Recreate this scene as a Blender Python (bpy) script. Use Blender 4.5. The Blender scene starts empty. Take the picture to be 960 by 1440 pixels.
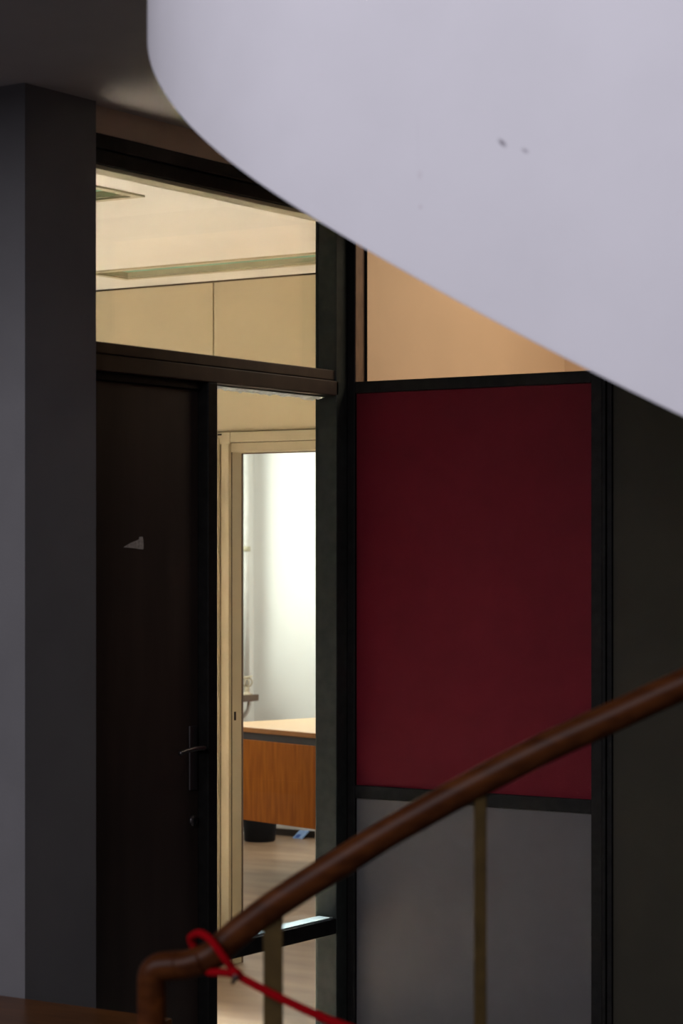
import bpy, bmesh, math, random
from mathutils import Vector, Matrix
random.seed(4)
SC = bpy.context.scene
COL = SC.collection

# ------------------------------------------------------------------ camera
F, CX, HZ, EYE = 3300.0, 480.0, 785.0, 1.64          # focal length in px, principal column, horizon row, eye height
YAW = math.atan2(2150, 3300)
CA, SA = math.cos(YAW), math.sin(YAW)
cam = bpy.data.cameras.new('camera')
cam.sensor_fit = 'VERTICAL'; cam.sensor_height = 36; cam.lens = F / 1440 * 36
cam.shift_y = (HZ - 720) / 1440
cam.clip_start = 0.05
cam.dof.use_dof = True; cam.dof.focus_distance = 8.0; cam.dof.aperture_fstop = 5.0
camo = bpy.data.objects.new('camera', cam); COL.objects.link(camo)
camo.location = (0, 0, EYE); camo.rotation_euler = (math.pi / 2, 0, YAW)
SC.camera = camo

# ------------------------------------------------------------------ world, lights, exposure
w = bpy.data.worlds.new('world'); SC.world = w; w.use_nodes = True
w.node_tree.nodes['Background'].inputs[0].default_value = (0.80, 0.82, 1.0, 1)
w.node_tree.nodes['Background'].inputs[1].default_value = 0.06

def area(name, loc, target, sx, sy, power, color, spread=180):
    l = bpy.data.lights.new(name, 'AREA'); l.shape = 'RECTANGLE'; l.size = sx; l.size_y = sy
    l.energy = power; l.color = color; l.spread = math.radians(spread)
    o = bpy.data.objects.new(name, l); COL.objects.link(o); o.location = loc
    o.rotation_euler = (Vector(target) - Vector(loc)).to_track_quat('-Z', 'Y').to_euler()
    return o
# tall stair-hall window behind the viewer
area('hall_window_light', (-3.0, -3.4, 4.5), (-2.6, 3.4, 2.3), 6.4, 3.2, 350, (0.93, 0.92, 1.0))
# window of the office on the left (in its outer wall), low sill
area('office_window_light', (-7.9, 6.75, 1.25), (-4.0, 5.9, 2.1), 1.5, 1.1, 30, (1.0, 0.98, 0.93))
# sun coming in by the same window, falling on the office floor near the door
area('office_sun_beam', (-7.9, 6.9, 1.95), (-5.15, 5.75, 0), 1.3, 1.2, 330, (0.78, 0.92, 1.0), 22)
# window of the far office
area('far_window_light', (-8.2, 10.2, 1.85), (-5.5, 10.5, 1.75), 2.0, 1.5, 54, (0.98, 1.0, 0.97))
SC.view_settings.view_transform = 'Standard'; SC.view_settings.look = 'None'
SC.view_settings.gamma = 1; SC.view_settings.use_curve_mapping = False
SC.view_settings.exposure = 0.0
SC.cycles.sample_clamp_indirect = 0

# ------------------------------------------------------------------ materials
M = {}
def mat(name, color, rough=0.6, noise=0.06, scale=20, bump=0.0, bscale=200, metal=0.0, spec=0.5, stretch=None, color2=None, contrast=None, coat=0):
    m = bpy.data.materials.new(name); m.use_nodes = True; M[name] = m
    nt = m.node_tree; b = nt.nodes['Principled BSDF']
    b.inputs['Roughness'].default_value = rough; b.inputs['Metallic'].default_value = metal
    b.inputs['Specular IOR Level'].default_value = spec
    b.inputs['Coat Weight'].default_value = coat
    tc = nt.nodes.new('ShaderNodeTexCoord'); mp = nt.nodes.new('ShaderNodeMapping')
    nt.links.new(tc.outputs['Object'], mp.inputs[0])
    if stretch: mp.inputs['Scale'].default_value = stretch
    n = nt.nodes.new('ShaderNodeTexNoise'); n.inputs['Scale'].default_value = scale; n.inputs['Detail'].default_value = 5
    nt.links.new(mp.outputs[0], n.inputs['Vector'])
    r = nt.nodes.new('ShaderNodeValToRGB')
    lo, hi = contrast or (0.3, 0.7)
    r.color_ramp.elements[0].position = lo; r.color_ramp.elements[1].position = hi
    c1 = [max(0, c * (1 - noise)) for c in color]; c2 = color2 or [min(1, c * (1 + noise)) for c in color]
    r.color_ramp.elements[0].color = (*c1, 1); r.color_ramp.elements[1].color = (*c2, 1)
    nt.links.new(n.outputs['Fac'], r.inputs[0]); nt.links.new(r.outputs[0], b.inputs['Base Color'])
    if bump:
        n2 = nt.nodes.new('ShaderNodeTexNoise'); n2.inputs['Scale'].default_value = bscale; n2.inputs['Detail'].default_value = 3
        nt.links.new(mp.outputs[0], n2.inputs['Vector'])
        bp = nt.nodes.new('ShaderNodeBump'); bp.inputs['Strength'].default_value = bump; bp.inputs['Distance'].default_value = 0.002
        nt.links.new(n2.outputs['Fac'], bp.inputs['Height']); nt.links.new(bp.outputs[0], b.inputs['Normal'])
    return m

def glass(name, tint=(1, 1, 1), refl=0.03):
    m = bpy.data.materials.new(name); m.use_nodes = True; M[name] = m
    nt = m.node_tree; nt.nodes.remove(nt.nodes['Principled BSDF'])
    out = nt.nodes['Material Output']
    t = nt.nodes.new('ShaderNodeBsdfTransparent'); t.inputs[0].default_value = (*tint, 1)
    g = nt.nodes.new('ShaderNodeBsdfGlossy'); g.inputs['Roughness'].default_value = 0.02
    mx = nt.nodes.new('ShaderNodeMixShader'); fr = nt.nodes.new('ShaderNodeLayerWeight')
    pw = nt.nodes.new('ShaderNodeMath'); pw.operation = 'POWER'; pw.inputs[1].default_value = 5
    ma = nt.nodes.new('ShaderNodeMath'); ma.operation = 'MULTIPLY_ADD'; ma.inputs[1].default_value = 0.9; ma.inputs[2].default_value = refl
    nt.links.new(fr.outputs['Facing'], pw.inputs[0]); nt.links.new(pw.outputs[0], ma.inputs[0])
    nt.links.new(ma.outputs[0], mx.inputs[0]); nt.links.new(t.outputs[0], mx.inputs[1]); nt.links.new(g.outputs[0], mx.inputs[2])
    nt.links.new(mx.outputs[0], out.inputs[0])

mat('plaster_grey', (0.145, 0.139, 0.146), 0.75, 0.05, 6, 0.25, 120)
mat('ceiling_paint', (0.50, 0.47, 0.47), 0.85, 0.04, 4, 0.1, 90)
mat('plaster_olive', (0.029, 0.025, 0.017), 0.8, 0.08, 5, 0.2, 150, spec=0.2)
mat('strip_warm_lit', (0.50, 0.37, 0.29), 0.85, 0.05, 6, 0.1, 90)  # warm light from the peach transom is put into this plaster colour
mat('hall_wall', (0.35, 0.34, 0.35), 0.8, 0.05, 5)
mat('hall_floor', (0.05, 0.04, 0.034), 0.4, 0.15, 8)
mat('frame_black', (0.010, 0.009, 0.0085), 0.5, 0.3, 30, 0.1, 200, spec=0.08)
mat('frame_black_lit', (0.030, 0.033, 0.030), 0.5, 0.2, 30, 0.1, 200, spec=0.1)  # black frame lightened: light on the post's side face painted into its colour
mat('sill_grey', (0.32, 0.35, 0.35), 0.6, 0.2, 40, 0.2, 120)
mat('frame_brown', (0.030, 0.018, 0.014), 0.5, 0.3, 14, 0.1, 160, spec=0.3, stretch=(1, 1, 0.15))
mat('door_brown', (0.034, 0.021, 0.017), 0.55, 0.25, 12, 0.12, 180, spec=0.3, stretch=(1, 1, 0.12))
mat('red_panel', (0.105, 0.0035, 0.010), 0.6, 0.06, 7, 0.25, 300, spec=0.12)
mat('grey_panel', (0.077, 0.069, 0.070), 0.6, 0.05, 7, 0.25, 300, spec=0.3)
mat('beige_panel', (0.58, 0.50, 0.34), 0.5, 0.03, 3, 0.05, 100)
mat('cream_paint', (0.47, 0.41, 0.28), 0.5, 0.04, 12, 0.1, 80)
mat('cream_ceiling', (0.77, 0.77, 0.735), 0.8, 0.03, 3, 0.08, 60)
mat('seam_dark', (0.12, 0.09, 0.05), 0.7)
mat('peach_wall', (0.70, 0.50, 0.34), 0.7, 0.04, 3, 0.1, 60)
mat('white_wall', (0.82, 0.82, 0.80), 0.7, 0.02, 3)
mat('lino_floor', (0.28, 0.165, 0.10), 0.34, 0.22, 3.5, 0.15, 40, stretch=(0.6, 2.2, 1), color2=(0.36, 0.235, 0.15))
mat('desk_wood', (0.52, 0.14, 0.008), 0.5, 0.25, 9, 0.05, 120, stretch=(5, 5, 0.5), color2=(0.62, 0.19, 0.012), spec=0.15)
mat('desk_top', (0.66, 0.43, 0.24), 0.35, 0.08, 6, stretch=(0.4, 6, 1))
mat('desk_edge', (0.50, 0.20, 0.045), 0.4, 0.15, 12)
mat('desk_dark', (0.045, 0.042, 0.045), 0.5)
mat('chrome', (0.6, 0.6, 0.6), 0.2, metal=1.0)
mat('metal_dull', (0.10, 0.085, 0.085), 0.35, metal=0.8)
mat('rail_wood', (0.048, 0.0115, 0.0024), 0.36, 0.35, 10, 0.06, 90, stretch=(1.2, 5, 5), color2=(0.075, 0.021, 0.0045), coat=0.0, spec=0.1)
mat('brass_dull', (0.065, 0.040, 0.012), 0.5, 0.2, 25, 0.05, 120, spec=0.15)
mat('cord_red', (0.24, 0.0012, 0.004), 0.85, 0.15, 300, 0.5, 900, spec=0.04)
mat('clip_dark', (0.03, 0.018, 0.014), 0.5)
mat('bench_wood', (0.12, 0.045, 0.013), 0.3, 0.3, 7, 0.04, 80, spec=0.2, stretch=(0.8, 7, 7))
mat('paper_scrap', (0.42, 0.37, 0.35), 0.85, 0.25, 120, 0.3, 200)
mat('bin_plastic', (0.005, 0.005, 0.006), 0.5, spec=0.1)
mat('packet_blue', (0.22, 0.34, 0.60), 0.4, 0.1, 40)
mat('packet_navy', (0.03, 0.08, 0.30), 0.4)
mat('white_plastic', (0.75, 0.74, 0.72), 0.45)
mat('skirting_dark', (0.05, 0.045, 0.04), 0.5)
mat('sill_wood', (0.10, 0.055, 0.03), 0.4, 0.2, 15, stretch=(6, 1, 6))
mat('reveal_wood', (0.19, 0.105, 0.06), 0.5, 0.25, 15, stretch=(6, 6, 1))
mat('wire_cream', (0.50, 0.42, 0.30), 0.5)
mat('diffuser_green', (0.26, 0.47, 0.36), 0.6, 0.05, 30, spec=0.1)
mat('trough_cream', (0.50, 0.46, 0.33), 0.5)
mat('window_putty', (0.52, 0.55, 0.55), 0.7, 0.25, 60, 0.4, 120)
mat('concrete_step', (0.30, 0.29, 0.29), 0.8)
glass('pane_glass', (0.97, 0.985, 0.96))
mat('parapet_paint', (0.90, 0.875, 0.94), 0.7, 0.025, 5, 0.15, 160)

# ------------------------------------------------------------------ helpers
def at(px, py, d):
    """point seen at pixel (px, py) at depth d metres along the view axis"""
    r = (px - CX) / F * d
    return Vector((r * CA - d * SA, r * SA + d * CA, EYE - (py - HZ) / F * d))

def link(name, me, material, parent=None, smooth=False):
    o = bpy.data.objects.new(name, me); COL.objects.link(o)
    if material: me.materials.append(M[material])
    if parent: o.parent = parent
    if smooth:
        for p in me.polygons: p.use_smooth = True
    return o

def tag(o, label, cat, kind=None, group=None):
    o['label'] = label; o['category'] = cat
    if kind: o['kind'] = kind
    if group: o['group'] = group
    return o

def thing(name, loc, label, cat, kind=None, rz=0, group=None):
    o = bpy.data.objects.new(name, None); COL.objects.link(o); o.location = loc; o.rotation_euler = (0, 0, rz)
    o.empty_display_size = 0.1
    return tag(o, label, cat, kind, group)

def wpos(parent):
    v = Vector((0, 0, 0)); p = parent
    while p: v += p.location; p = p.parent
    return v

def box(name, x0, x1, y0, y1, z0, z1, material, parent=None, bevel=0.0, local=False):
    bm = bmesh.new(); bmesh.ops.create_cube(bm, size=1)
    o0 = Vector((0, 0, 0)) if local or not parent else wpos(parent)
    for v in bm.verts:
        v.co = Vector((x0 + (x1 - x0) * (v.co.x + .5), y0 + (y1 - y0) * (v.co.y + .5), z0 + (z1 - z0) * (v.co.z + .5))) - o0
    if bevel:
        bmesh.ops.bevel(bm, geom=bm.edges[:], offset=bevel, segments=2, profile=0.5, affect='EDGES')
    me = bpy.data.meshes.new(name); bm.to_mesh(me); bm.free()
    return link(name, me, material, parent)

def slab(name, axis, u, v, wr, holes, material, parent=None):
    """a flat slab (wall, floor, ceiling) with rectangular holes; axis is its thin direction"""
    us = sorted({*u, *[min(max(h[i], u[0]), u[1]) for h in holes for i in (0, 1)]})
    vs = sorted({*v, *[min(max(h[i], v[0]), v[1]) for h in holes for i in (2, 3)]})
    def solid(i, j):
        if i < 0 or j < 0 or i >= len(us) - 1 or j >= len(vs) - 1: return False
        a, b = (us[i] + us[i + 1]) / 2, (vs[j] + vs[j + 1]) / 2
        return not any(h[0] < a < h[1] and h[2] < b < h[3] for h in holes)
    o0 = wpos(parent) if parent else Vector((0, 0, 0))
    def pt(a, b, c):
        p = {'x': (c, a, b), 'y': (a, c, b), 'z': (a, b, c)}[axis]
        return Vector(p) - o0
    bm = bmesh.new()
    def quad(*ps): bm.faces.new([bm.verts.new(p) for p in ps])
    for i in range(len(us) - 1):
        for j in range(len(vs) - 1):
            if not solid(i, j): continue
            a, b, c, d = us[i], us[i + 1], vs[j], vs[j + 1]
            for k in wr: quad(pt(a, c, k), pt(b, c, k), pt(b, d, k), pt(a, d, k))
            if not solid(i - 1, j): quad(pt(a, c, wr[0]), pt(a, d, wr[0]), pt(a, d, wr[1]), pt(a, c, wr[1]))
            if not solid(i + 1, j): quad(pt(b, c, wr[0]), pt(b, d, wr[0]), pt(b, d, wr[1]), pt(b, c, wr[1]))
            if not solid(i, j - 1): quad(pt(a, c, wr[0]), pt(b, c, wr[0]), pt(b, c, wr[1]), pt(a, c, wr[1]))
            if not solid(i, j + 1): quad(pt(a, d, wr[0]), pt(b, d, wr[0]), pt(b, d, wr[1]), pt(a, d, wr[1]))
    bmesh.ops.remove_doubles(bm, verts=bm.verts, dist=1e-5)
    bmesh.ops.recalc_face_normals(bm, faces=bm.faces)
    me = bpy.data.meshes.new(name); bm.to_mesh(me); bm.free()
    return link(name, me, material, parent)

def smooth_path(pts, n=8):
    pts = [Vector(p) for p in pts]; out = []
    for i in range(len(pts) - 1):
        p0 = pts[i - 1] if i else pts[0] * 2 - pts[1]
        p1, p2 = pts[i], pts[i + 1]
        p3 = pts[i + 2] if i + 2 < len(pts) else p2 * 2 - p1
        for k in range(n):
            t = k / n
            out.append(0.5 * ((2 * p1) + (p2 - p0) * t + (2 * p0 - 5 * p1 + 4 * p2 - p3) * t * t + (3 * p1 - p0 - 3 * p2 + p3) * t ** 3))
    out.append(pts[-1]); return out

def tube(name, pts, rad, material, parent=None, seg=12, closed=False):
    o0 = wpos(parent) if parent else Vector((0, 0, 0))
    pts = [Vector(p) for p in pts]; n = len(pts); bm = bmesh.new(); rings = []; ref = None
    for i, p in enumerate(pts):
        if closed: t = (pts[(i + 1) % n] - pts[i - 1]).normalized()
        else: t = (pts[min(i + 1, n - 1)] - pts[max(i - 1, 0)]).normalized()
        if ref is None: ref = t.orthogonal().normalized()
        ref = (ref - t * ref.dot(t)).normalized(); b = t.cross(ref)
        r = rad(i / (n - 1)) if callable(rad) else rad
        rings.append([bm.verts.new(p - o0 + (ref * math.cos(a) + b * math.sin(a)) * r) for a in [2 * math.pi * k / seg for k in range(seg)]])
    m = n if closed else n - 1
    for i in range(m):
        A, B = rings[i], rings[(i + 1) % n]
        for k in range(seg): bm.faces.new((A[k], A[(k + 1) % seg], B[(k + 1) % seg], B[k]))
    if not closed:
        bm.faces.new(rings[0][::-1]); bm.faces.new(rings[-1])
    bmesh.ops.recalc_face_normals(bm, faces=bm.faces)
    me = bpy.data.meshes.new(name); bm.to_mesh(me); bm.free()
    return link(name, me, material, parent, True)

def lathe(name, prof, loc, material, parent=None, seg=28):
    o0 = wpos(parent) if parent else Vector((0, 0, 0)); bm = bmesh.new(); rings = []
    for r, z in prof:
        rings.append([bm.verts.new(Vector(loc) - o0 + Vector((r * math.cos(a), r * math.sin(a), z))) for a in [2 * math.pi * k / seg for k in range(seg)]])
    for A, B in zip(rings, rings[1:]):
        for k in range(seg): bm.faces.new((A[k], A[(k + 1) % seg], B[(k + 1) % seg], B[k]))
    bm.faces.new(rings[0][::-1]); bm.faces.new(rings[-1])
    bmesh.ops.recalc_face_normals(bm, faces=bm.faces)
    me = bpy.data.meshes.new(name); bm.to_mesh(me); bm.free()
    return link(name, me, material, parent, True)

def prism(name, pts, axis_vec, material, parent=None):
    o0 = wpos(parent) if parent else Vector((0, 0, 0)); bm = bmesh.new(); av = Vector(axis_vec)
    a = [bm.verts.new(Vector(p) - o0) for p in pts]; b = [bm.verts.new(Vector(p) - o0 + av) for p in pts]
    bm.faces.new(a); bm.faces.new(b[::-1]); n = len(pts)
    for i in range(n): bm.faces.new((a[i], b[i], b[(i + 1) % n], a[(i + 1) % n]))
    bmesh.ops.recalc_face_normals(bm, faces=bm.faces)
    me = bpy.data.meshes.new(name); bm.to_mesh(me); bm.free()
    return link(name, me, material, parent)

# ------------------------------------------------------------------ levels
XA = -4.03            # corridor face of the glazed partition on the left
XB = -4.11            # its office face
YB = 6.22             # corridor face of the end partition
YO = 7.69             # office back wall
CEIL, OCEIL = 2.87, 2.765
S = 'structure'

# ------------------------------------------------------------------ shell: hall and corridor
tag(slab('floor', 'z', (-8.6, 2.6), (-6.4, 6.26), (-0.12, 0), [(-8.6, XA - 0.04, 4.93, 6.26)], 'hall_floor'), 'dark floor of the stair hall and corridor', 'floor', S)
tag(slab('ceiling', 'z', (-6.6, 2.6), (3.0, 6.3), (CEIL, CEIL + 0.2), [(-3.08, 2.6, 3.0, 4.75)], 'ceiling_paint'), 'dim plaster ceiling above the corridor and grey pillar', 'ceiling', S)
tag(slab('wall_left', 'y', (-6.6, -4.0), (0, CEIL), (4.64, 4.93), [], 'plaster_grey'), 'grey plastered wall end beside the dark door', 'wall', S)
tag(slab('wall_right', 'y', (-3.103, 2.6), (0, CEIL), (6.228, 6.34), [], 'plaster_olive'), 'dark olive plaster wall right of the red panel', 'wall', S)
tag(slab('wall_hall_right', 'x', (-6.4, 6.3), (0, 6.0), (2.6, 2.7), [], 'hall_wall'), 'side wall of the stair hall out of view', 'wall', S)
tag(slab('wall_hall_left', 'x', (-6.4, 4.64), (0, 6.0), (-6.7, -6.6), [], 'hall_wall'), 'far side wall of the stair hall out of view', 'wall', S)
tag(slab('wall_above', 'x', (4.93, 6.34), (2.795, CEIL), (XB, XA - 0.005), [], 'strip_warm_lit'), 'narrow plaster strip between transom frame and ceiling', 'wall', S)

# ------------------------------------------------------------------ glazed partition with the door (left)
fr = thing('trim_1', (XA, 5.5, 0), 'black brown timber frame holding the door, transom and sidelight', 'frame', S)
box('head', XB, XA, 4.93, 6.25, 2.712, 2.752, 'frame_black', fr, 0.003)
box('head_fillet', XB, XA + 0.008, 4.93, 6.25, 2.754, 2.793, 'frame_black', fr, 0.003)
box('head_bead', XB + 0.01, XA - 0.012, 4.93, 6.157, 2.700, 2.712, 'trough_cream', fr, 0.002)
box('transom_rail', XB, XA, 4.93, 6.17, 2.150, 2.196, 'frame_brown', fr, 0.003)
box('transom_fillet', XB, XA - 0.008, 4.93, 6.17, 2.198, 2.230, 'frame_brown', fr, 0.003)
box('door_stop', XB, XA - 0.022, 4.93, 5.49, 2.128, 2.150, 'frame_black', fr, 0.002)
box('jamb', XB, XA, 5.481, 5.526, 0, 2.150, 'frame_black', fr, 0.003)
box('post', XB, XA, 6.157, 6.215, 0, 2.712, 'frame_black_lit', fr, 0.002)
box('corner_post', XB, XA, 6.217, 6.30, 0, 2.793, 'frame_black', fr, 0.002)
box('sill_rail', XB, XA, 5.526, 6.157, 0.462, 0.510, 'frame_black', fr, 0.003)
box('bottom_rail', XB, XA, 5.526, 6.157, 0.0, 0.10, 'frame_black', fr, 0.003)

def putty(name, y0, y1, z, parent, up):
    """a ragged line of old glazing putty along the glass"""
    bm = bmesh.new(); n = 40; A = []; B = []
    for i in range(n + 1):
        y = y0 + (y1 - y0) * i / n; wv = 0.5 + 0.5 * random.random()
        A.append(bm.verts.new(Vector((XB + 0.012, y, z)) - wpos(parent)))
        B.append(bm.verts.new(Vector((XB + 0.012 + 0.026, y, z + up * 0.004)) - wpos(parent)))
    Cc = [bm.verts.new(Vector((XB + 0.012, v.co.y + wpos(parent).y, z + up * (0.008 + 0.008 * random.random()))) - wpos(parent)) for v in A]
    for i in range(n):
        bm.faces.new((A[i], A[i + 1], B[i + 1], B[i])); bm.faces.new((B[i], B[i + 1], Cc[i + 1], Cc[i])); bm.faces.new((Cc[i], Cc[i + 1], A[i + 1], A[i]))
    me = bpy.data.meshes.new(name); bm.to_mesh(me); bm.free()
    return link(name, me, 'window_putty', parent)

w1 = thing('window_1', (XB, 5.5, 2.23), 'clear transom window over the dark door, light ceiling behind', 'window', S)
box('pane', XB + 0.008, XB + 0.014, 4.93, 6.157, 2.23, 2.70, 'pane_glass', w1)
w2 = thing('window_2', (XB, 5.84, 0.1), 'narrow clear sidelight between dark door and end partition', 'window', S)
box('pane', XB + 0.008, XB + 0.014, 5.526, 6.157, 0.510, 2.150, 'pane_glass', w2)
box('pane', XB + 0.008, XB + 0.014, 5.526, 6.157, 0.10, 0.462, 'pane_glass', w2)
putty('putty', 5.53, 6.155, 2.150, w2, -1)
box('sill_strip', XB + 0.016, XA - 0.012, 5.53, 6.155, 0.510, 0.514, 'sill_grey', w2)

dr = thing('door_1', (XA - 0.037, 5.48, 0), 'dark brown flush door with metal lever handle and torn paper scrap', 'door', S)
box('leaf', XA - 0.077, XA - 0.037, 4.94, 5.480, 0.008, 2.128, 'door_brown', dr, 0.002)
xd = XA - 0.037
def on_door(px, py):
    d = -xd / ((CX - px) / F * -CA - SA) if False else xd / ((px - CX) / F * CA - SA)
    return at(px, py, d)
pl = on_door(270, 1065)
hp = box('handle_plate', xd, xd + 0.006, pl.y - 0.018, pl.y + 0.018, pl.z - 0.095, pl.z + 0.092, 'metal_dull', dr, 0.003)
hz = on_door(270, 1053).z
tube('lever_handle', smooth_path([(xd + 0.004, pl.y, hz), (xd + 0.036, pl.y + 0.004, hz + 0.003), (xd + 0.048, pl.y - 0.01, hz + 0.005), (xd + 0.050, pl.y - 0.05, hz + 0.006), (xd + 0.047, pl.y - 0.09, hz + 0.001), (xd + 0.044, pl.y - 0.118, hz - 0.004)], 6), 0.0068, 'metal_dull', hp, 10)
lk = on_door(270, 1154)
lkd = tube('lock_cylinder', [(xd, lk.y, lk.z), (xd + 0.008, lk.y, lk.z)], 0.016, 'metal_dull', dr, 16)
box('keyhole', xd + 0.008, xd + 0.0095, lk.y - 0.002, lk.y + 0.002, lk.z - 0.009, lk.z + 0.007, 'bin_plastic', lkd)
scr = [(173.5, 769.5), (183.5, 763.4), (195, 758.7), (196, 754.8), (200, 754.8), (201.2, 760), (201.4, 770), (201, 772.6), (195.5, 772.2), (188, 771)]
prism('paper_scrap', [on_door(*p) + Vector((0.0012, 0, 0)) for p in scr], (-0.0012, 0, 0), 'paper_scrap', dr)

# ------------------------------------------------------------------ end partition (red and grey panels)
wb = thing('wall_back', (-3.6, YB, 0), 'black framed partition with red panel over grey panel', 'wall', S)
XL, XR = -4.003, -3.172
box('panel', XL, XR, YB + 0.012, YB + 0.04, 0.925, 2.160, 'red_panel', wb)['label'] = 'dark red painted panel'
box('panel', XL, XR, YB + 0.012, YB + 0.04, 0.06, 0.884, 'grey_panel', wb)['label'] = 'grey painted panel'
box('stile', XA, XL, YB, YB + 0.07, 0, 2.79, 'frame_black', wb, 0.002)
box('post', XR, -3.136, YB, YB + 0.07, 0, 2.79, 'frame_black', wb, 0.002)
box('post', -3.133, -3.122, YB - 0.006, YB + 0.07, 0, 2.79, 'frame_black', wb, 0.002)
box('post', -3.119, -3.103, YB - 0.002, YB + 0.07, 0, 2.79, 'frame_black', wb, 0.002)
box('rail', XL, XR, YB, YB + 0.07, 2.160, 2.196, 'frame_black', wb, 0.002)
box('rail', XL, XR, YB, YB + 0.045, 0.884, 0.925, 'frame_black', wb, 0.002)
box('rail', XL, XR, YB, YB + 0.07, 0.0, 0.06, 'frame_black', wb, 0.002)
box('rail', XL, XR, YB, YB + 0.07, 2.72, 2.79, 'frame_black', wb, 0.002)
tag(slab('wall_back_upper', 'y', (XB, -3.1), (2.79, CEIL), (YB + 0.004, YB + 0.07), [], 'ceiling_paint'), 'plaster strip over the end partition', 'wall', S)
w3 = thing('window_3', (-3.6, YB + 0.05, 2.196), 'transom window over the red panel, peach wall glowing behind', 'window', S)
box('reveal', XL, XL + 0.004, YB + 0.002, YB + 0.052, 2.196, 2.72, 'reveal_wood', w3)
box('pane', XL + 0.004, XR, YB + 0.056, YB + 0.062, 2.196, 2.72, 'pane_glass', w3)
box('glazing_bead', XL + 0.004, XL + 0.012, YB + 0.052, YB + 0.056, 2.196, 2.72, 'frame_black', w3)

# small peach room behind the end partition
tag(slab('wall_peach', 'y', (-4.03, 0.5), (0, 3.3), (7.69, 7.79), [], 'peach_wall'), 'peach wall seen through the transom over the red panel', 'wall', S)
tag(slab('wall_divider', 'x', (6.30, 7.69), (0, 3.3), (XB + 0.02, -4.03), [], 'peach_wall'), 'dividing wall between the office and the peach room', 'wall', S)
tag(slab('ceiling_peach', 'z', (-4.03, 0.5), (6.30, 7.69), (3.2, 3.3), [], 'cream_ceiling'), 'ceiling of the peach room', 'ceiling', S)
tag(slab('floor_peach', 'z', (-4.03, 0.5), (6.30, 7.69), (-0.12, 0), [], 'lino_floor'), 'floor of the peach room', 'floor', S)
tag(slab('wall_peach_side', 'x', (6.3, 7.79), (0, 3.3), (0.5, 0.6), [], 'peach_wall'), 'side wall of the peach room', 'wall', S)
area('peach_room_lamp', (-2.6, 6.95, 3.15), (-2.6, 6.96, 0), 1.6, 0.6, 30, (1.0, 0.85, 0.69))

# ------------------------------------------------------------------ office on the left
FIX = [(-5.87, -4.62, 7.19, 7.43), (-5.75, -4.50, 5.50, 5.745)]
tag(slab('ceiling_office', 'z', (-8.1, XB), (4.93, YO), (OCEIL, OCEIL + 0.12), FIX, 'cream_ceiling'), 'cream ceiling of the office seen through the transom', 'ceiling', S)
tag(slab('floor_office', 'z', (-8.2, XA - 0.04), (4.93, 11.6), (-0.12, 0), [], 'lino_floor'), 'glossy tan linoleum floor running through both offices', 'floor', S)
tag(slab('wall_office_left', 'x', (4.93, YO), (0, 3.0), (-8.2, -8.1), [(5.7, 7.4, 0.8, 2.1)], 'beige_panel'), 'outer wall of the near office', 'wall', S)
DX0, DX1, DZ = -5.537, -4.62, 2.068
wo = thing('wall_office_back', (-6, YO, 0), 'beige panelled office wall with an open doorway', 'wall', S)
slab('core', 'y', (-8.2, XB), (0, 3.0), (YO + 0.012, YO + 0.07), [(DX0, DX1, 0, DZ)], 'seam_dark', wo)
for a, b in ((-8.1, -6.867), (-6.859, -5.634), (-5.626, XB)):
    if b < -5.63: box('panel', a, b, YO, YO + 0.012, 0.0, OCEIL - 0.007, 'beige_panel', wo, 0.001)
    else: box('panel', a, b, YO, YO + 0.012, 2.151, OCEIL - 0.007, 'beige_panel', wo, 0.001)
df = thing('door_2', (-5.08, YO, 0), 'cream painted doorway frame without a closed leaf in the beige wall', 'door frame', S)
box('casing', -5.622, DX0, YO - 0.014, YO + 0.012, 0, 2.148, 'cream_paint', df, 0.003)
box('casing', DX1, DX1 + 0.085, YO - 0.014, YO + 0.012, 0, 2.148, 'cream_paint', df, 0.003)
box('casing', DX0, DX1, YO - 0.014, YO + 0.012, 2.106, 2.148, 'cream_paint', df, 0.003)
box('casing_lip', -5.604, -5.590, YO - 0.022, YO - 0.014, 0, 2.125, 'cream_paint', df, 0.002)
box('casing_lip', DX0 - 0.018, DX0, YO - 0.022, YO - 0.014, 0, 2.100, 'cream_paint', df, 0.003)
box('head_lip', DX0 - 0.018, DX1, YO - 0.006, YO + 0.012, DZ, 2.104, 'cream_paint', df, 0.002)
box('jamb_lining', DX0 - 0.02, DX0 + 0.001, YO - 0.004, YO + 0.066, 0, DZ, 'cream_paint', df, 0.002)
box('jamb_stop', DX0 - 0.02, DX0 + 0.003, YO + 0.066, YO + 0.074, 0, DZ - 0.004, 'sill_wood', df)
box('head_lining', DX0, DX1, YO + 0.004, YO + 0.066, DZ - 0.002, DZ + 0.02, 'cream_paint', df, 0.002)
box('head_stop', DX0, DX1, YO + 0.066, YO + 0.074, DZ - 0.006, DZ + 0.02, 'sill_wood', df)
box('jamb_lining', DX1 - 0.002, DX1 + 0.02, YO, YO + 0.074, 0, DZ, 'cream_paint', df, 0.002)
box('casing_groove', DX0 - 0.0015, DX0 + 0.0022, YO - 0.006, YO - 0.001, 0, DZ, 'seam_dark', df)
box('casing_groove', -5.586, -5.581, YO - 0.0155, YO - 0.0135, 0, 2.10, 'seam_dark', df)
box('strike_slot', DX0 + 0.0008, DX0 + 0.0018, YO + 0.012, YO + 0.026, 0.985, 1.02, 'bin_plastic', df)
box('hinge_gap', -5.598, -5.578, YO - 0.0155, YO - 0.0135, 2.136, 2.142, 'bin_plastic', df)

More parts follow.
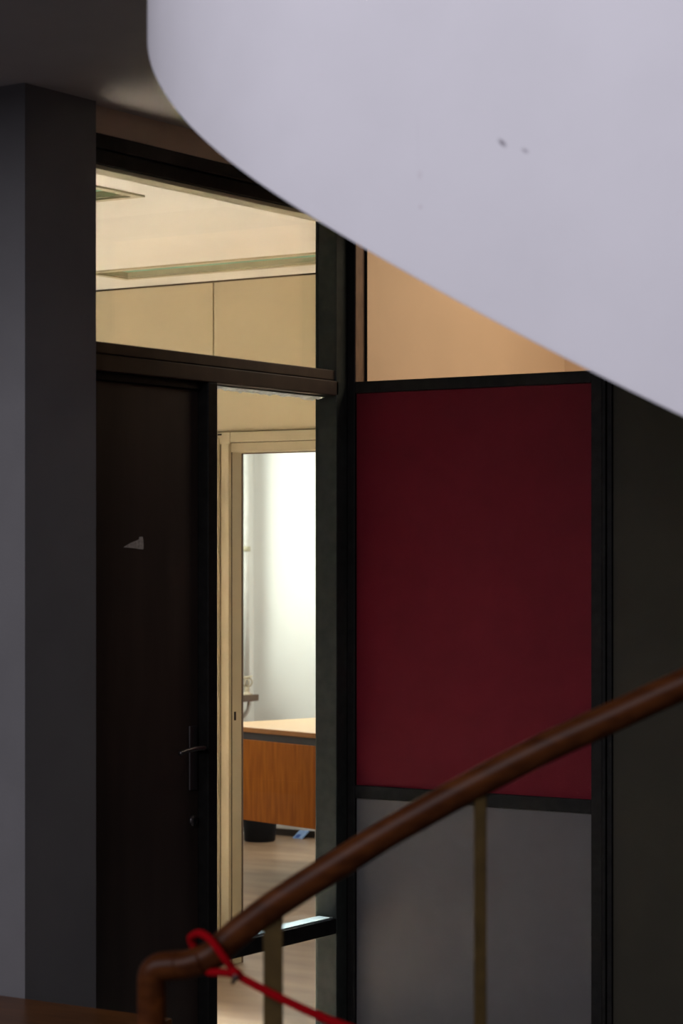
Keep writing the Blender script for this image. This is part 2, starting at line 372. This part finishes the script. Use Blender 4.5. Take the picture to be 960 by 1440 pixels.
def light_fitting(spec, label):
    x0, x1, y0, y1 = spec
    t = thing('ceiling_light', ((x0 + x1) / 2, (y0 + y1) / 2, OCEIL), label, 'ceiling light', None, 0, 'recessed ceiling lights in the office')
    slab('housing', 'z', (x0, x1), (y0, y1), (OCEIL + 0.001, OCEIL + 0.085), [(x0 + 0.02, x1 - 0.02, y0 + 0.02, y1 - 0.02)], 'trough_cream', t)
    slab('rim', 'z', (x0 - 0.018, x1 + 0.018), (y0 - 0.018, y1 + 0.018), (OCEIL - 0.006, OCEIL), [(x0 + 0.012, x1 - 0.012, y0 + 0.012, y1 - 0.012)], 'trough_cream', t)
    box('diffuser', x0 + 0.02, x1 - 0.02, y0 + 0.02, y1 - 0.02, OCEIL + 0.020, OCEIL + 0.028, 'diffuser_green', t)
    box('back_plate', x0, x1, y0, y1, OCEIL + 0.085, OCEIL + 0.09, 'trough_cream', t)
light_fitting(FIX[0], 'long recessed green-glass ceiling light parallel to the beige wall')
light_fitting(FIX[1], 'recessed ceiling light showing only a corner beside the grey wall')

# ------------------------------------------------------------------ far office through the doorway
tag(slab('wall_far', 'y', (-8.2, -3.5), (0, 3.0), (11.45, 11.57), [], 'white_wall'), 'brightly lit white wall behind the wooden desk', 'wall', S)
wl = tag(slab('wall_far_left', 'x', (YO + 0.07, 11.45), (0, 3.0), (-8.2, -8.085), [(9.1, 11.30, 0.86, 2.65)], 'white_wall'), 'white window wall of the far office', 'wall', S)
tag(slab('wall_far_right', 'x', (YO + 0.07, 11.45), (0, 3.0), (-3.6, -3.5), [], 'white_wall'), 'white side wall of the far office out of view', 'wall', S)
tag(slab('ceiling_far', 'z', (-8.2, -3.5), (YO + 0.07, 11.57), (2.765, 2.885), [], 'white_wall'), 'white ceiling of the far office', 'ceiling', S)
tag(slab('floor_far', 'z', (XA - 0.04, -3.5), (YO, 11.6), (-0.12, 0), [], 'lino_floor'), 'linoleum floor strip of the far office', 'floor', S)
tag(box('baseboard_far', -8.085, -3.6, 11.436, 11.45, 0.0, 0.042, 'skirting_dark'), 'dark baseboard under the white wall', 'baseboard', S)
w4 = thing('window_4', (-8.14, 10.2, 0.86), 'white window frame at the left edge of the far office', 'window', S)
slab('frame', 'x', (9.1, 11.30), (0.86, 2.65), (-8.17, -8.12), [(9.16, 10.19, 0.92, 2.59), (10.25, 11.25, 0.92, 2.59)], 'white_plastic', w4)
box('pane', -8.15, -8.146, 9.16, 10.19, 0.92, 2.59, 'pane_glass', w4)
box('pane', -8.15, -8.146, 10.25, 11.25, 0.92, 2.59, 'pane_glass', w4)

area('far_fill_light', (-6.2, 10.4, 2.74), (-6.2, 10.4, 0), 1.5, 0.5, 40, (1.0, 0.98, 0.92))  # unseen fill light, added to brighten the dim wall strip beside the window
pp = thing('wall_pipe', (-8.058, 11.338, 0), 'thin white vertical pipe in the corner beside the bright wall', 'pipe')
tube('pipe', [(-8.058, 11.338, 0.86), (-8.058, 11.338, 2.75)], 0.017, 'white_plastic', pp, 14)
tube('clamp', [(-8.058, 11.338, 1.68), (-8.058, 11.338, 1.71)], 0.023, 'trough_cream', pp, 14)
box('clamp_bracket', -8.085, -8.055, 11.333, 11.343, 1.685, 1.705, 'trough_cream', pp)

sl = thing('window_shelf', (-8.0, 11.2, 0.80), 'brown wooden window shelf end at the left of the white wall', 'shelf')
box('board', -8.085, -7.952, 9.6, 11.315, 0.80, 0.838, 'sill_wood', sl, 0.003)
tube('bracket', smooth_path([(-7.99, 11.27, 0.80), (-7.993, 11.27, 0.765), (-8.005, 11.27, 0.735), (-8.04, 11.27, 0.705), (-8.085, 11.27, 0.695)], 5), 0.012, 'white_plastic', sl, 8)
rd = thing('lower_ledge', (-8.03, 11.2, 0.66), 'small dark ledge below the brown window shelf', 'ledge')
box('board', -8.085, -8.012, 10.0, 11.30, 0.645, 0.668, 'skirting_dark', rd, 0.002)
box('bracket', -8.085, -8.04, 11.1, 11.13, 0.57, 0.645, 'skirting_dark', rd)

orn = thing('wire_ornament', (-7.985, 11.24, 0.838), 'small cream wire ornament standing on the brown window shelf', 'ornament')
ox, oy, oz = -7.985, 11.24, 0.838
lathe('base', [(0.034, 0), (0.036, 0.004), (0.020, 0.010), (0.014, 0.022), (0.018, 0.034), (0.012, 0.046), (0.006, 0.052)], (ox, oy, oz), 'wire_cream', orn, 18)
for k in range(4):
    a = k * math.pi / 4 + 0.3
    pts = [(ox + math.cos(a) * 0.032 * math.cos(t), oy + math.sin(a) * 0.032 * math.cos(t), oz + 0.075 + (0.030 - 0.004 * k) * math.sin(t)) for t in [2 * math.pi * i / 20 for i in range(20)]]
    tube('wire_loop', pts, 0.0035, 'wire_cream', orn, 6, True)
pts = [(ox + 0.030 * math.cos(t), oy + 0.030 * math.sin(t), oz + 0.108 + 0.004 * math.sin(2 * t)) for t in [2 * math.pi * i / 20 for i in range(20)]]
tube('wire_rim', pts, 0.0035, 'wire_cream', orn, 6, True)

dk = thing('office_desk', (-7.23, 9.85, 0), 'wooden desk with orange brown front panel and pale top before white wall', 'desk', None, math.radians(-17.0))
def db(n, *a, **k): return box(n, *a, dk, k.get('bevel', 0.002), True)
db('desktop', 0, 1.5, 0, 0.74, 0.758, 0.78, 'desk_top')
db('edge_strip', 0, 1.5, -0.006, 0.0, 0.754, 0.7795, 'desk_edge')
db('edge_strip', -0.006, 0.0, 0, 0.74, 0.754, 0.7795, 'desk_edge')
db('apron', 0.03, 1.47, 0.003, 0.70, 0.716, 0.758, 'desk_dark')
db('front_panel', 0.0, 1.5, 0.0, 0.018, 0.305, 0.716, 'desk_wood')
db('side_panel', 0.0, 0.018, 0.018, 0.70, 0.36, 0.716, 'desk_wood')
for lx, ly in ((0.02, 0.04), (1.46, 0.04), (0.02, 0.70), (1.46, 0.70)):
    db('leg', lx - 0.008, lx + 0.008, ly - 0.008, ly + 0.008, 0.0, 0.72, 'chrome')

bn = thing('waste_bin', (-7.83, 11.15, 0), 'black plastic waste bin standing on the floor under the desk', 'bin')
lathe('body', [(0.085, 0.0), (0.090, 0.006), (0.112, 0.26), (0.108, 0.26), (0.086, 0.012)], (-7.83, 11.15, 0), 'bin_plastic', bn, 28)
lathe('rim', [(0.112, 0.255), (0.118, 0.258), (0.118, 0.268), (0.108, 0.268)], (-7.83, 11.15, 0), 'bin_plastic', bn, 28)
tr = thing('cable_trunking', (-7.6, 11.42, 0), 'pale cable trunking along the white wall near the floor', 'trunking')
box('cover', -7.93, -6.6, 11.410, 11.435, 0.044, 0.068, 'white_plastic', tr, 0.002)
pk = thing('blue_packet', (-7.765, 11.41, 0), 'small blue packet leaning on the dark baseboard', 'packet')
q = prism('body', [(-7.735, 11.345, 0.002), (-7.67, 11.345, 0.002), (-7.655, 11.40, 0.045), (-7.72, 11.40, 0.045)], (0, 0.012, -0.002), 'packet_blue', pk)
prism('printed_patch', [(-7.722, 11.350, 0.0065), (-7.694, 11.350, 0.0065), (-7.688, 11.371, 0.0235), (-7.716, 11.371, 0.0235)], (0, -0.001, 0.001), 'packet_navy', q)

# ------------------------------------------------------------------ upper stair flight: curved white parapet
KS = 4.6 / 4.4
DT, RP = 4.4 * KS, 0.7 * KS
Tp = at(207, HZ, DT); hd = Vector((Tp.x, Tp.y, 0)).normalized(); nr = Vector((hd.y, -hd.x, 0))
Cp = Vector((Tp.x, Tp.y, 0)) + nr * RP
th0 = math.atan2(Tp.y - Cp.y, Tp.x - Cp.x)
plan = []                                              # (s, point, outward normal)
for i in range(-26, 49):
    t = th0 + (-math.pi / 2 - th0) * i / 48
    s_ = RP * (t - th0); n = Vector((math.cos(t), math.sin(t), 0))
    plan.append((s_, Cp + n * RP, n))
s_end = plan[-1][0]; pend = plan[-1][1]
YP = pend.y
for i in range(1, 41): plan.append((s_end + i * 0.05, pend + Vector((i * 0.05, 0, 0)), Vector((0, -1, 0))))
def zb(s_):
    q = s_ / KS; q2 = min(q, 1.6)
    return EYE + KS * (0.967 - 0.69 * q2 + 0.085 * q2 * q2 - (q - q2) * 0.42)
us = thing('staircase', (Cp.x, Cp.y, 0), 'white curved stair parapet sweeping down across the upper right', 'staircase')
def ribbon(name, prof, material, smooth=True):
    """sweep a closed section (inward offset, height over lower edge) along the stair's plan"""
    bm = bmesh.new(); rings = []
    for s_, p, n in plan:
        z = zb(s_)
        rings.append([bm.verts.new(p - n * a + Vector((0, 0, z + b)) - us.location) for a, b in prof])
    m = len(prof)
    for A, B in zip(rings, rings[1:]):
        for k in range(m): bm.faces.new((A[k], A[(k + 1) % m], B[(k + 1) % m], B[k]))
    bm.faces.new(rings[0]); bm.faces.new(rings[-1][::-1])
    bmesh.ops.recalc_face_normals(bm, faces=bm.faces)
    me = bpy.data.meshes.new(name); bm.to_mesh(me); bm.free()
    o = link(name, me, material, us, smooth)
    for e in me.edges: pass
    md = o.modifiers.new('split', 'EDGE_SPLIT'); md.split_angle = math.radians(40)
    return o
par = ribbon('parapet', [(0.0, 0.006), (0.004, 0.0), (0.010, 0.002), (0.11, 0.06), (0.11, 1.25), (0.0, 1.25)], 'parapet_paint')
ribbon('soffit', [(0.111, 0.26), (0.62, 0.30), (0.62, 0.46), (0.111, 0.46)], 'concrete_step')
# scuffs on the parapet paint
def on_parapet(px, py):
    d = YP / ((px - CX) / F * SA + CA); return at(px, py, d)
pm = M['parapet_paint']; nt = pm.node_tree; bs = nt.nodes['Principled BSDF']
src = bs.inputs['Base Color'].links[0].from_socket
tcn = [n for n in nt.nodes if n.type == 'TEX_COORD'][0]
for (px, py, rx, rz, rot, st, colr) in [(706, 201, 0.0125, 0.0055, 42, 0.75, (0.13, 0.10, 0.14)), (738, 212, 0.0095, 0.0045, 30, 0.5, (0.16, 0.12, 0.17)),
                                        (590, 246, 0.006, 0.010, 0, 0.18, (0.5, 0.36, 0.42)), (591, 291, 0.004, 0.005, 0, 0.3, (0.5, 0.34, 0.40)), (587, 190, 0.002, 0.06, 0, 0.06, (0.4, 0.35, 0.42))]:
    c = on_parapet(px, py) - us.location
    mp = nt.nodes.new('ShaderNodeMapping'); mp.vector_type = 'TEXTURE'
    mp.inputs['Location'].default_value = c; mp.inputs['Rotation'].default_value = (0, math.radians(rot), 0); mp.inputs['Scale'].default_value = (rx, 1.0, rz)
    nt.links.new(tcn.outputs['Object'], mp.inputs[0])
    ln = nt.nodes.new('ShaderNodeVectorMath'); ln.operation = 'LENGTH'; nt.links.new(mp.outputs[0], ln.inputs[0])
    mr = nt.nodes.new('ShaderNodeMapRange'); mr.interpolation_type = 'SMOOTHSTEP'
    mr.inputs[1].default_value = 0.1; mr.inputs[2].default_value = 1.15; mr.inputs[3].default_value = st; mr.inputs[4].default_value = 0.0
    nt.links.new(ln.outputs['Value'], mr.inputs[0])
    mx = nt.nodes.new('ShaderNodeMixRGB'); mx.inputs[2].default_value = (*colr, 1)
    nt.links.new(mr.outputs[0], mx.inputs[0]); nt.links.new(src, mx.inputs[1]); src = mx.outputs[0]
nt.links.new(src, bs.inputs['Base Color'])

# ------------------------------------------------------------------ lower flight: railing, steps
def rd_(px): return 3.70 + (960 - px) / 660 * 0.16       # depth of the railing along its run
def R(px, py): return at(px, py, rd_(px))
RR = 0.0243
rl = thing('stair_railing', (R(213, 1400).x, R(213, 1400).y, 0), 'dark wooden stair handrail rising right on brass coloured flat bars', 'railing')
a0, a1 = R(1060, 920), R(1160, 882)
rail = [R(285, 1350), R(303, 1340), R(322, 1322), R(345, 1303), R(400, 1263), R(500, 1199.5), R(560, 1163), R(660, 1107), R(760, 1055), R(860, 1009), R(960, 963), a0, a1]
tube('handrail', smooth_path(rail, 8), RR, 'rail_wood', rl, 24)
el = [R(213, 1400), R(213, 1387), R(213.3, 1376), R(216.5, 1366), R(225, 1360), R(240, 1358), R(262, 1356.5), R(285, 1350)]
tube('elbow', smooth_path(el, 6), RR * 0.99, 'rail_wood', rl, 24)
tube('joint_ring', [R(247, 1357.6), R(249.5, 1357.4)], RR * 1.02, 'rail_wood', rl, 24)
nb = R(213, 1399)
tube('newel_post', [(nb.x, nb.y, nb.z), (nb.x, nb.y, 0.0)], RR * 0.99, 'rail_wood', rl, 24)
STEP_X0 = nb.x + 0.10
def step_z(x): return max(0.0, (math.floor((x - STEP_X0) / 0.29) + 1) * 0.165)
def baluster(px, py, wd, tk, rz, lean=0.0):
    p = R(px, py); z0 = step_z(p.x) - 0.0
    bm = bmesh.new(); bmesh.ops.create_cube(bm, size=1)
    Rm = Matrix.Rotation(YAW + rz, 3, 'Z')
    for v in bm.verts:
        q = Rm @ Vector((v.co.x * wd, v.co.y * tk, 0))
        v.co = q + Vector((p.x, p.y, z0 + (p.z + 0.006 - z0) * (v.co.z + .5))) - rl.location
    bmesh.ops.bevel(bm, geom=[e for e in bm.edges], offset=0.0018, segments=2, affect='EDGES')
    me = bpy.data.meshes.new('baluster'); bm.to_mesh(me); bm.free()
    return link('baluster', me, 'brass_dull', rl)
baluster(384, 1290, 0.032, 0.012, 0.0)
baluster(675, 1118, 0.019, 0.014, 0.15)
baluster(985, 965, 0.019, 0.014, 0.15)
st = thing('stair_flight', (STEP_X0, 3.0, 0), 'concrete stair steps below the wooden handrail, under the frame', 'stairs', S)
for k in range(6):
    box('step', STEP_X0 + 0.29 * k, STEP_X0 + 0.29 * 6, 1.9 if True else 0, 3.40, 0.165 * k, 0.165 * (k + 1), 'concrete_step', st, 0.004)

# ------------------------------------------------------------------ red cord tied round the rail
cd = thing('red_cord', tuple(R(330, 1369)), 'red cord looped and knotted around the lower end of the handrail', 'cord')
def Rc(px, py, off): return at(px, py, rd_(px) - off)
loop = [Rc(291, 1367, 0.004), Rc(279, 1345, 0.030 - 0.055), Rc(268.5, 1322, -0.024), Rc(272, 1315.5, -0.012), Rc(281, 1312.5, 0.006), Rc(292, 1318, 0.024), Rc(303, 1330, 0.034), Rc(316, 1348, 0.036), Rc(328, 1364, 0.030), Rc(331, 1369, 0.026)]
tube('loop', smooth_path(loop, 6), 0.0067, 'cord_red', cd, 10)
tube('under_strand', smooth_path([Rc(289, 1365, -0.006), Rc(297, 1367.5, 0.014), Rc(312, 1367.5, 0.026), Rc(330, 1370, 0.028)], 6), 0.0067, 'cord_red', cd, 10)
tube('knot', smooth_path([Rc(326, 1366, 0.030), Rc(330, 1367, 0.036), Rc(334, 1370, 0.034), Rc(337, 1373, 0.030)], 4), lambda t: 0.0070 + 0.0014 * math.sin(math.pi * t), 'cord_red', cd, 12)
tube('strand', smooth_path([Rc(331, 1370, 0.028), Rc(345, 1378, 0.03), Rc(389, 1401, 0.04), Rc(447, 1428, 0.05), Rc(500, 1449, 0.06), Rc(640, 1500, 0.08)], 6), lambda t: 0.0067 + 0.0012 * t, 'cord_red', cd, 10)
tube('clip', [Rc(333, 1369, 0.040), Rc(329, 1378, 0.032), Rc(326, 1384, 0.030)], lambda t: 0.0065 * (1 - 0.6 * t), 'clip_dark', cd, 8)

# ------------------------------------------------------------------ wooden bench at the foot of the grey wall
bc = thing('wooden_bench', (-4.5, 4.4, 0), 'low brown wooden bench against the grey wall, bottom left', 'bench')
BZ = 0.505
box('seat', -5.9, -3.51, 4.20, 4.625, BZ - 0.035, BZ, 'bench_wood', bc, 0.004)
for x in (-5.8, -3.66):
    box('leg', x, x + 0.05, 4.23, 4.28, 0, BZ - 0.035, 'bench_wood', bc, 0.003); box('leg', x, x + 0.05, 4.55, 4.60, 0, BZ - 0.035, 'bench_wood', bc, 0.003)
box('apron', -5.75, -3.66, 4.235, 4.255, BZ - 0.11, BZ - 0.035, 'bench_wood', bc)
